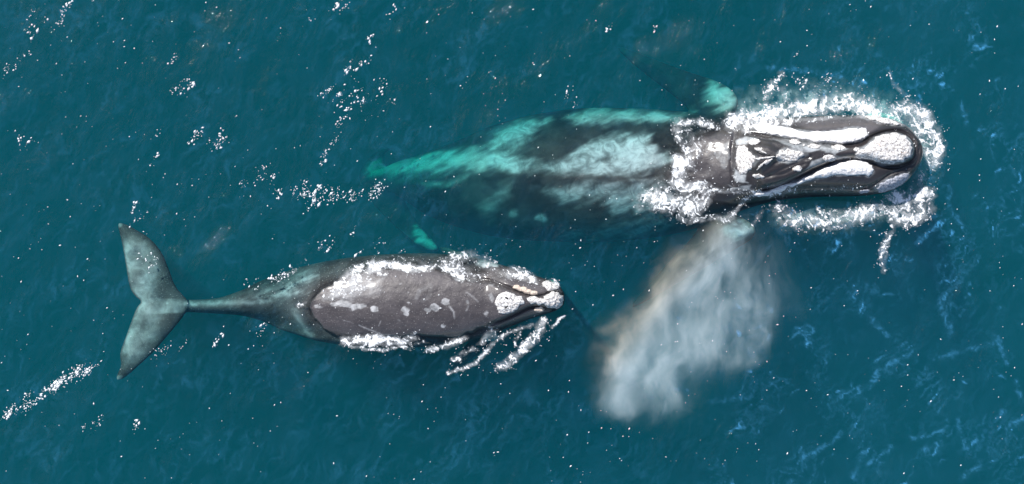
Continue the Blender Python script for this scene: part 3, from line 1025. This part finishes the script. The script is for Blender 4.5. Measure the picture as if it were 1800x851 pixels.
adult_zone = Zone([
    (A([(410, 262), (480, 240), (560, 222), (640, 212), (720, 200), (800, 180), (860, 176), (930, 195), (990, 212), (1050, 222)]), 18.75, 1.007),
    (A([(470, 280), (560, 262), (640, 255)]), 11.25, 1.06),
    (A([(560, 245), (545, 180), (575, 110), (610, 70)]), 10, 0.6572),
    (A([(610, 240), (640, 190), (620, 130)]), 11.25, 0.583),
    (A([(1060, 215), (1120, 200), (1170, 222), (1200, 270), (1226, 325), (1236, 370), (1215, 418)]), 16.25, 0.901),
    (A([(1100, 245), (1150, 280), (1175, 330), (1185, 380)]), 15, 0.742),
    (A([(1040, 60), (1050, 110), (1110, 150), (1150, 190)]), 7.5, 0.4452),
    (A([(1180, 540), (1140, 555), (1090, 562), (1040, 575), (1010, 600)]), 20, 0.901),
    (A([(1188, 595), (1150, 630), (1110, 640), (1060, 620)]), 17.5, 0.848),
    (A([(1060, 640), (1045, 690), (1015, 740), (1015, 840)]), 10, 0.636),
    (A([(600, 600), (660, 640), (720, 655), (800, 645), (870, 642), (930, 615), (995, 600)]), 18.75, 0.7844),
    (A([(760, 600), (830, 690), (850, 640)]), 10, 0.53),
    (A([(215, 255), (200, 300), (235, 350), (255, 400), (235, 450)]), 11.25, 0.7632),
    (A([(240, 300), (285, 360), (270, 420)]), 15, 0.583),
    (A([(210, 420), (225, 470), (200, 500)]), 17.5, 1.0388),
    (A([(80, 560), (140, 525), (200, 560), (255, 615), (300, 565), (335, 535), (280, 510), (210, 520)]), 16.25, 0.8692),
    (A([(60, 590), (150, 600), (240, 640)]), 15, 0.6572),
    (A([(240, 600), (270, 650), (330, 630), (420, 640)]), 8.75, 0.583),
    (A([(310, 527), (400, 528), (480, 528), (560, 542), (660, 525)]), 6.25, 0.901),
    (A([(500, 540), (450, 580), (430, 615), (380, 640)]), 6.25, 0.742),
    (A([(540, 600), (510, 650), (490, 680)]), 6.25, 0.53),
    (A([(195, 270), (250, 252), (330, 262), (370, 290), (430, 268), (480, 275)]), 8.75, 0.742),
    (A([(425, 290), (440, 340), (425, 420), (440, 500)]), 10, .36),
    (A([(560, 555), (680, 535), (800, 520), (930, 510)]), 8, .40),
    (A([(640, 250), (780, 240), (900, 232), (1000, 230)]), 7, .5),
    (A([(300, 300), (340, 380), (320, 470)]), 16, .36),
    (A([(1180, 440), (1160, 480), (1170, 520)]), 10, 0.424),
], [(A([(590, 590), (700, 620), (860, 600), (1000, 570), (1020, 620), (900, 660), (780, 690), (660, 670)]), 12.5, 0.742),
    (A([(1010, 560), (1190, 540), (1185, 620), (1120, 680), (1030, 660)]), 12.5, 0.8056),
    (A([(60, 540), (200, 510), (330, 540), (300, 600), (260, 650), (80, 610)]), 12.5, 0.742),
    (A([(430, 215), (560, 190), (680, 180), (640, 270), (470, 290)]), 12.5, 0.9328),
    (A([(215, 270), (265, 300), (300, 400), (250, 490), (180, 470), (235, 380)]), 15, 0.6148),
    (A([(670, 170), (880, 150), (1080, 200), (1090, 240), (920, 215), (680, 228)]), 12.5, 0.7844),
    (A([(1080, 190), (1190, 200), (1235, 330), (1230, 420), (1180, 400), (1150, 300), (1100, 240)]), 8, .68)])
calf_zone = Zone([
    (ZC([(290, 300), (370, 225), (470, 195), (580, 198), (690, 226), (790, 206), (870, 215), (945, 268)]), 8, 1.05),
    (ZC([(380, 250), (450, 220), (520, 235)]), 12, .85),
    (ZC([(840, 190), (920, 215), (980, 250), (1050, 265)]), 16, .62),
    (ZC([(900, 160), (1000, 150), (1090, 190), (1160, 230), (1260, 250), (1350, 280), (1430, 300)]), 16, .55),
    (ZC([(1200, 250), (1280, 260), (1350, 285)]), 9, .85),
    (ZC([(480, 170), (560, 150), (650, 165), (760, 190)]), 6, .45),
    (ZC([(320, 612), (400, 595), (500, 600), (600, 605), (690, 590)]), 10, 1.1),
    (ZC([(325, 625), (420, 650), (530, 656), (640, 630)]), 4, .85),
    (ZC([(650, 640), (740, 610)]), 7, .62),
    (ZC([(770, 655), (850, 640), (960, 592)]), 8, .75),
    (ZC([(910, 705), (1000, 655), (1070, 600), (1110, 545)]), 7, .8),
    (ZC([(880, 775), (1000, 742), (1060, 685), (1120, 615)]), 5, .72),
    (ZC([(1145, 748), (1225, 700), (1285, 640), (1340, 590), (1380, 500)]), 10, .92),
    (ZC([(1130, 605), (1240, 540), (1330, 520)]), 5, .75),
    (ZC([(1260, 560), (1220, 620), (1250, 640)]), 6, .5),
    (ZC([(1430, 535), (1462, 490), (1500, 470)]), 4, .85),
    (ZC([(80, 420), (110, 400)]), 6, .6),
    (ZC([(-40, 310), (40, 240), (120, 180)]), 6, .3),
], [(ZC([(290, 295), (440, 215), (520, 300), (460, 345), (330, 372), (200, 400), (190, 370)]), 8, .60),
    (ZC([(300, 300), (380, 222), (480, 190), (560, 200), (500, 240), (420, 280), (350, 330)]), 7, .95),
    (ZC([(330, 610), (400, 590), (520, 590), (680, 592), (640, 625), (520, 640), (400, 635)]), 5, .9),
    (ZC([(1330, 590), (1390, 500), (1400, 560), (1360, 620), (1260, 690), (1240, 660)]), 6, .7),
    (ZC([(1035, 175), (1100, 180), (1150, 235), (1100, 245), (1050, 220)]), 8, .78),
    (ZC([(1070, 560), (1150, 530), (1130, 590), (1080, 610)]), 6, .6)])

foam_film("sea_foam", adult_zone, "white lacy foam churned up around the larger whale's head and neck")
foam_film("sea_foam", calf_zone, "white foam lines and streaks along the calf's flanks", seed=220)
bubbles("foam_bubble", *foam_drops(adult_zone, 150000), "white bubbles and droplets beading the foam round the larger whale's head")
bubbles("foam_bubble", *foam_drops(calf_zone, 120000, 220), "white bubbles and droplets beading the foam along the calf")

# milky bubble clouds just under the surface
under = Zone([(A([(480, 200), (620, 170), (780, 160), (900, 180), (1100, 240), (1180, 340), (1150, 480), (1080, 560)]), 26, .8), (A([(620, 630), (800, 640), (960, 620), (1120, 570)]), 20, .7)])
foam_film("bubble_cloud", under, "pale turquoise cloud of bubbles under the surface round the larger whale's snout", sc=.03, step=2.5, gain=.25, seed=240, zfix=-.25, soft=.22)

# loose white flecks on the sea: foam, and sun glints modelled as specks
chains = [  # line, spread, number
    ([(575, 160), (600, 170), (615, 190), (610, 220), (590, 240)], 8, 90), ([(600, 130), (625, 120), (640, 95), (660, 50), (690, 20)], 8, 60), ([(625, 165), (690, 175)], 16, 70), ([(565, 290), (590, 235), (612, 205)], 5, 45),
    ([(415, 335), (450, 300), (480, 320), (510, 345), (560, 350), (640, 340), (680, 325)], 12, 260), ([(530, 335), (560, 325), (590, 345)], 9, 80), ([(620, 352), (660, 330), (682, 328)], 5, 60),
    ([(0, 735), (40, 715), (75, 695), (105, 670), (135, 650), (150, 638)], 5, 260), ([(0, 720), (30, 708), (70, 685)], 6, 30), ([(50, 720), (90, 685), (140, 655), (178, 640)], 4, 170),
    ([(590, 8), (610, 12)], 6, 25), ([(440, 510), (475, 495), (500, 485), (520, 480)], 10, 70), ([(540, 455), (560, 440), (580, 430)], 10, 30), ([(620, 430), (700, 445), (800, 440)], 12, 50),
    ([(270, 625), (300, 612), (325, 600)], 4, 45), ([(375, 605), (390, 595)], 6, 22), ([(455, 590), (470, 570), (480, 560)], 9, 25), ([(1150, 30), (1148, 50)], 4, 6), ([(350, 240), (390, 250)], 10, 20),
    ([(300, 160), (315, 150), (330, 145)], 8, 24), ([(220, 360), (240, 375), (250, 430), (265, 470)], 14, 45), ([(1050, 75), (1000, 130), (990, 180)], 20, 25), ([(1290, 120), (1400, 130), (1500, 150)], 22, 60), ([(1400, 140), (1440, 140)], 10, 40),
    ([(95, 40), (110, 20), (125, 8)], 8, 70), ([(50, 95), (60, 45), (75, 25)], 10, 40), ([(12, 125), (25, 110)], 6, 30), ([(335, 243), (350, 238)], 4, 30), ([(360, 255), (395, 245)], 8, 40), ([(150, 750), (180, 738)], 4, 30), ([(240, 750), (248, 730)], 3, 25), ([(230, 372), (238, 362)], 3, 20),
    ([(20, 270), (60, 230)], 12, 20), ([(290, 300), (260, 250)], 16, 20), ([(315, 160), (340, 145)], 5, 30), ([(300, 105), (310, 95)], 4, 14),
]
fx, fy, fr = [], [], []
for ln, sp, n in chains:
    ln = np.array(ln, float)
    sl = np.hypot(*np.diff(ln, axis=0).T); cum = np.concatenate([[0], np.cumsum(sl)])
    k_ = max(2, n // 7)                       # small clusters strung along the trail
    cs = rng.uniform(0, cum[-1], k_)
    ci = rng.integers(0, k_, n)
    t = cs[ci]
    a_ = rng.normal(0, 7, n); b_ = rng.normal(0, 2.6, n)
    off = rng.normal(0, sp * .7, (k_, 2))
    fx.append(np.interp(t, cum, ln[:, 0]) + off[ci, 0] + a_ * .55 + b_ * .8)
    fy.append(np.interp(t, cum, ln[:, 1]) + off[ci, 1] - a_ * .83 + b_ * .55)
    fr.append(.005 + (.012 + .03 * rng.random(k_)[ci] ** 2) * rng.random(n) ** 2.5)
n = 2000
ux, uy = rng.uniform(-20, 1820, n), rng.uniform(-20, 871, n)
keep = rng.random(n) < np.clip(.45 + .9 * fbm(ux * .008, uy * .008, 3, 81), .05, 1)
fx.append(ux[keep]); fy.append(uy[keep]); fr.append(.006 + .014 * rng.random(keep.sum()) ** 3)
bubbles("foam_glint_fleck", np.concatenate(fx), np.concatenate(fy), np.concatenate(fr), "tiny white flecks of foam and modelled sun glints scattered over the open water")

# sky reflections on ripples, painted as thin streaks on the right-hand water
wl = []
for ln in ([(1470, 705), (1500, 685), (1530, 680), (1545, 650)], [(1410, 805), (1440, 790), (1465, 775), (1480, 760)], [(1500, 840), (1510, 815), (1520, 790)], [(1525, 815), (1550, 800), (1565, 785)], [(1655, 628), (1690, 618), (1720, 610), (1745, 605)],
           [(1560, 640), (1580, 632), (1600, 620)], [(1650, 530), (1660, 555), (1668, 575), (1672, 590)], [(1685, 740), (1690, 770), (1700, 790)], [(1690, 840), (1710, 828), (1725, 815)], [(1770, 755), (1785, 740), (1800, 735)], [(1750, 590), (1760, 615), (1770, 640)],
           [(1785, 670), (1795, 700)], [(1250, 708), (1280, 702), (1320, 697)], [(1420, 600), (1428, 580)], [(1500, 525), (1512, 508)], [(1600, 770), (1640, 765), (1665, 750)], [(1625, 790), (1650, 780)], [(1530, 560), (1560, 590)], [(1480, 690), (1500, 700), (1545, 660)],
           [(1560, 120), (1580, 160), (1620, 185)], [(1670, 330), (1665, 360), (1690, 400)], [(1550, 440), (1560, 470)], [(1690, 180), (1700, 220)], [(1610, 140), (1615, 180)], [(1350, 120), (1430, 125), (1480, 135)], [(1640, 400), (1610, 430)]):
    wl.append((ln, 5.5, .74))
def sheen_cover(px, py, lines, seed=400):
    """sky reflections on wind ripples, painted over the whole sea: fine slanting texture on the left, bluish feathered threads on the right"""
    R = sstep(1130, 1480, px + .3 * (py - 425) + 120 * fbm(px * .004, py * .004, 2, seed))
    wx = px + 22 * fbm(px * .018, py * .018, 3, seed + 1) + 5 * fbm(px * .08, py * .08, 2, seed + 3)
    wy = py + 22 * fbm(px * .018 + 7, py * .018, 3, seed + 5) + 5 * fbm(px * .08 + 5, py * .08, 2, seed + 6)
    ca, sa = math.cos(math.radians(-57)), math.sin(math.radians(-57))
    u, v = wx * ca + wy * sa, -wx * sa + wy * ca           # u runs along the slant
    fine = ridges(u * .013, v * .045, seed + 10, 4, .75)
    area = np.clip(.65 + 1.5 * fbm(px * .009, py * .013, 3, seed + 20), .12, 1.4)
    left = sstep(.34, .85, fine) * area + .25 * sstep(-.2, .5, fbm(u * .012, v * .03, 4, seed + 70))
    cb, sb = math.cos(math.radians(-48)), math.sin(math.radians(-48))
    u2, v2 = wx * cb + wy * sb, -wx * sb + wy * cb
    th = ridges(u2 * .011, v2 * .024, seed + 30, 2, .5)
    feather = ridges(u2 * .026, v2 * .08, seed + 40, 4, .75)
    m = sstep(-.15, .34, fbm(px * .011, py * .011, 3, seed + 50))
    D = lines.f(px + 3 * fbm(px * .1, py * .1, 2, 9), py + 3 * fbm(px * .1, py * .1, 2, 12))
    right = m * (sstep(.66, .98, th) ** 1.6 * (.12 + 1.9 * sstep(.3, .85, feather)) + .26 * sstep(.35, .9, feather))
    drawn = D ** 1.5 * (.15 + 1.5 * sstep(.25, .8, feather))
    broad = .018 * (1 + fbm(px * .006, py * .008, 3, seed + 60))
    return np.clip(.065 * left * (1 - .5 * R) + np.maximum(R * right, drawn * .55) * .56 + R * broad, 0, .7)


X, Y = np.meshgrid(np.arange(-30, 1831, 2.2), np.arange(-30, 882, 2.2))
cov = sheen_cover(X, Y, Zone(wl))
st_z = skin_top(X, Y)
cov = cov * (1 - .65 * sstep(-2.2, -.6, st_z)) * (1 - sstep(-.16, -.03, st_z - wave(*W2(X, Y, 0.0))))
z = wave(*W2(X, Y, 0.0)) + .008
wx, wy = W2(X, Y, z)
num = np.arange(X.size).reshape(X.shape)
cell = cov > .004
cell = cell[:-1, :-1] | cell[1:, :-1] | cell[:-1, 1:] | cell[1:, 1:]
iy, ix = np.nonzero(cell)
o = mesh_from("sky_sheen_film", np.stack([wx, wy, z], -1).reshape(-1, 3), np.stack([num[iy, ix], num[iy + 1, ix], num[iy + 1, ix + 1], num[iy, ix + 1]], -1), M_WISP)
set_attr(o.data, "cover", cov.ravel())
tag(o, "thin bluish film painting sky reflections in streaks on the rippled open water", "painted sheen", kind="stuff")


# ------------------------------------------------------------------ the blow: a drifting cloud of fine spray
def blow():
    m, t, out = mat("spray_mist")
    k = NT(t)
    geo = k.n("ShaderNodeTexCoord").outputs["Object"]
    wn = k.n("ShaderNodeTexNoise"); k.link(geo, wn.inputs["Vector"]); wn.inputs["Scale"].default_value = .9; wn.inputs["Detail"].default_value = 3
    vm = k.n("ShaderNodeVectorMath", operation='MULTIPLY_ADD')
    sb = k.n("ShaderNodeVectorMath", operation='SUBTRACT'); k.link(wn.outputs["Color"], sb.inputs[0]); sb.inputs[1].default_value = (.5, .5, .5)
    k.link(sb.outputs[0], vm.inputs[0]); vm.inputs[1].default_value = (1.0, 1.0, .6); k.link(geo, vm.inputs[2])
    co = vm.outputs[0]
    total = None
    for (ax, ay, bx, by, rad, z, s) in puffs:
        # soft capsule from a to b
        a3 = Vector(W(ax, ay, z)); b3 = Vector(W(bx, by, z))
        pa = k.n("ShaderNodeVectorMath", operation='SUBTRACT'); k.link(co, pa.inputs[0]); pa.inputs[1].default_value = a3
        d = b3 - a3
        dt = k.n("ShaderNodeVectorMath", operation='DOT_PRODUCT'); k.link(pa.outputs[0], dt.inputs[0]); dt.inputs[1].default_value = d / d.length_squared
        tt = k.math('MINIMUM', k.math('MAXIMUM', dt.outputs["Value"], 0.0), 1.0)
        sc_ = k.n("ShaderNodeVectorMath", operation='SCALE'); sc_.inputs[0].default_value = d; k.link(tt, sc_.inputs["Scale"])
        df = k.n("ShaderNodeVectorMath", operation='SUBTRACT'); k.link(pa.outputs[0], df.inputs[0]); k.link(sc_.outputs[0], df.inputs[1])
        sq = k.n("ShaderNodeVectorMath", operation='MULTIPLY'); k.link(df.outputs[0], sq.inputs[0]); sq.inputs[1].default_value = (1, 1, 1.25)
        ln = k.n("ShaderNodeVectorMath", operation='LENGTH'); k.link(sq.outputs[0], ln.inputs[0])
        f = k.math('MULTIPLY', k.ramp(ln.outputs["Value"], rad * U, 0.0), s)
        total = f if total is None else k.math('ADD', total, f)
    n = k.noise(k.mapped(co, (1.25, .7, .25), (0, 0, math.radians(-35))), 1.5, 6, .62)
    apex = Vector(W(1325, 330, 1.7))
    rel_ = k.n("ShaderNodeVectorMath", operation='SUBTRACT'); k.link(co, rel_.inputs[0]); rel_.inputs[1].default_value = apex
    sx = k.n("ShaderNodeSeparateXYZ"); k.link(rel_.outputs[0], sx.inputs[0])
    ang = k.math('ARCTAN2', k.math('MULTIPLY', sx.outputs[0], -1.0), k.math('MULTIPLY', sx.outputs[1], -1.0))
    rad_ = k.n("ShaderNodeVectorMath", operation='LENGTH'); k.link(rel_.outputs[0], rad_.inputs[0])
    cx = k.n("ShaderNodeCombineXYZ")
    k.link(k.math('MULTIPLY', ang, 7.0), cx.inputs[0]); k.link(k.math('MULTIPLY', rad_.outputs["Value"], .55), cx.inputs[1]); k.link(k.math('MULTIPLY', sx.outputs[2], .2), cx.inputs[2])
    n_fine = k.noise(cx.outputs[0], 1.9, 6, .62)
    ero = k.math('ADD', total, k.math('MULTIPLY', k.math('ADD', k.math('MULTIPLY', k.math('SUBTRACT', n, 0.5), .7), k.math('MULTIPLY', k.math('SUBTRACT', n_fine, 0.5), 1.0)), 1.1))
    dens = k.math('MULTIPLY', k.math('MULTIPLY', k.ramp(ero, -.15, 1.25), k.ramp(total, 0.0, .6)), k.math('MULTIPLY', k.math('ADD', .52, k.math('MULTIPLY', k.ramp(n_fine, .26, .74), .75)), k.math('MULTIPLY', k.math('ADD', .35, k.ramp(n, .30, .68)), .37)))
    # across the plume the rainbow is painted into the scatter colour: warm at its left edge
    ra = k.n("ShaderNodeVectorMath", operation='DOT_PRODUCT')
    k.link(geo, ra.inputs[0])
    e0 = Vector(W(1205, 425, 0)); e1 = Vector(W(1050, 620, 0))
    dirv = (e1 - e0).normalized(); nrm = Vector((dirv.y, -dirv.x, 0))
    if nrm.x < 0: nrm = -nrm
    ra.inputs[1].default_value = nrm
    off = k.math('SUBTRACT', ra.outputs["Value"], e0.dot(nrm))
    warm = k.ramp(off, 0.80, -0.40)
    colr = k.mixc(warm, (0.74, 0.93, 1.0), (1.0, 0.81, 0.54))
    pv = k.n("ShaderNodeVolumeScatter")
    k.link(colr, pv.inputs["Color"])
    k.link(dens, pv.inputs["Density"])
    pv.inputs["Anisotropy"].default_value = -0.5
    k.link(pv.outputs[0], out.inputs["Volume"])
    m.cycles.volume_step_rate = 0.3
    hull = smooth_poly([(1340, 330), (1230, 330), (1140, 390), (1060, 480), (1000, 570), (960, 660), (950, 760), (1000, 830), (1110, 840), (1240, 810), (1330, 770), (1410, 720), (1470, 620), (1500, 520), (1480, 420), (1420, 350)])
    V, F, _ = pillow(hull, lambda x, y: 2.15 + 0 * x, lambda d, x, y: 1.95 * np.sqrt(np.clip(d / 60, 0, 1)) + .05, 12)
    o = mesh_from("whale_blow", V, F, m)
    tag(o, "pale misty spray of the larger whale's blow with a faint warm rainbow edge", "spray", kind="stuff")
    return o


puffs = [  # ax, ay, bx, by, radius px, height, strength
    (1300, 400, 1262, 432, 48, 1.7, .50),
    (1262, 430, 1190, 510, 68, 1.9, .55),
    (1195, 505, 1130, 590, 84, 2.0, .55),
    (1125, 590, 1098, 670, 90, 2.1, .70),
    (1190, 590, 1150, 670, 100, 2.1, .55),
    (1275, 460, 1240, 580, 85, 2.1, .48),
    (1300, 480, 1310, 570, 66, 2.1, .36),
    (1312, 560, 1300, 625, 52, 2.1, .50),
    (1200, 595, 1295, 620, 72, 2.1, .40),
    (1335, 430, 1370, 520, 90, 2.1, .24),
    (1240, 480, 1150, 640, 135, 2.1, .16),
    (1085, 650, 1068, 690, 62, 2.1, .30),
]
blow()
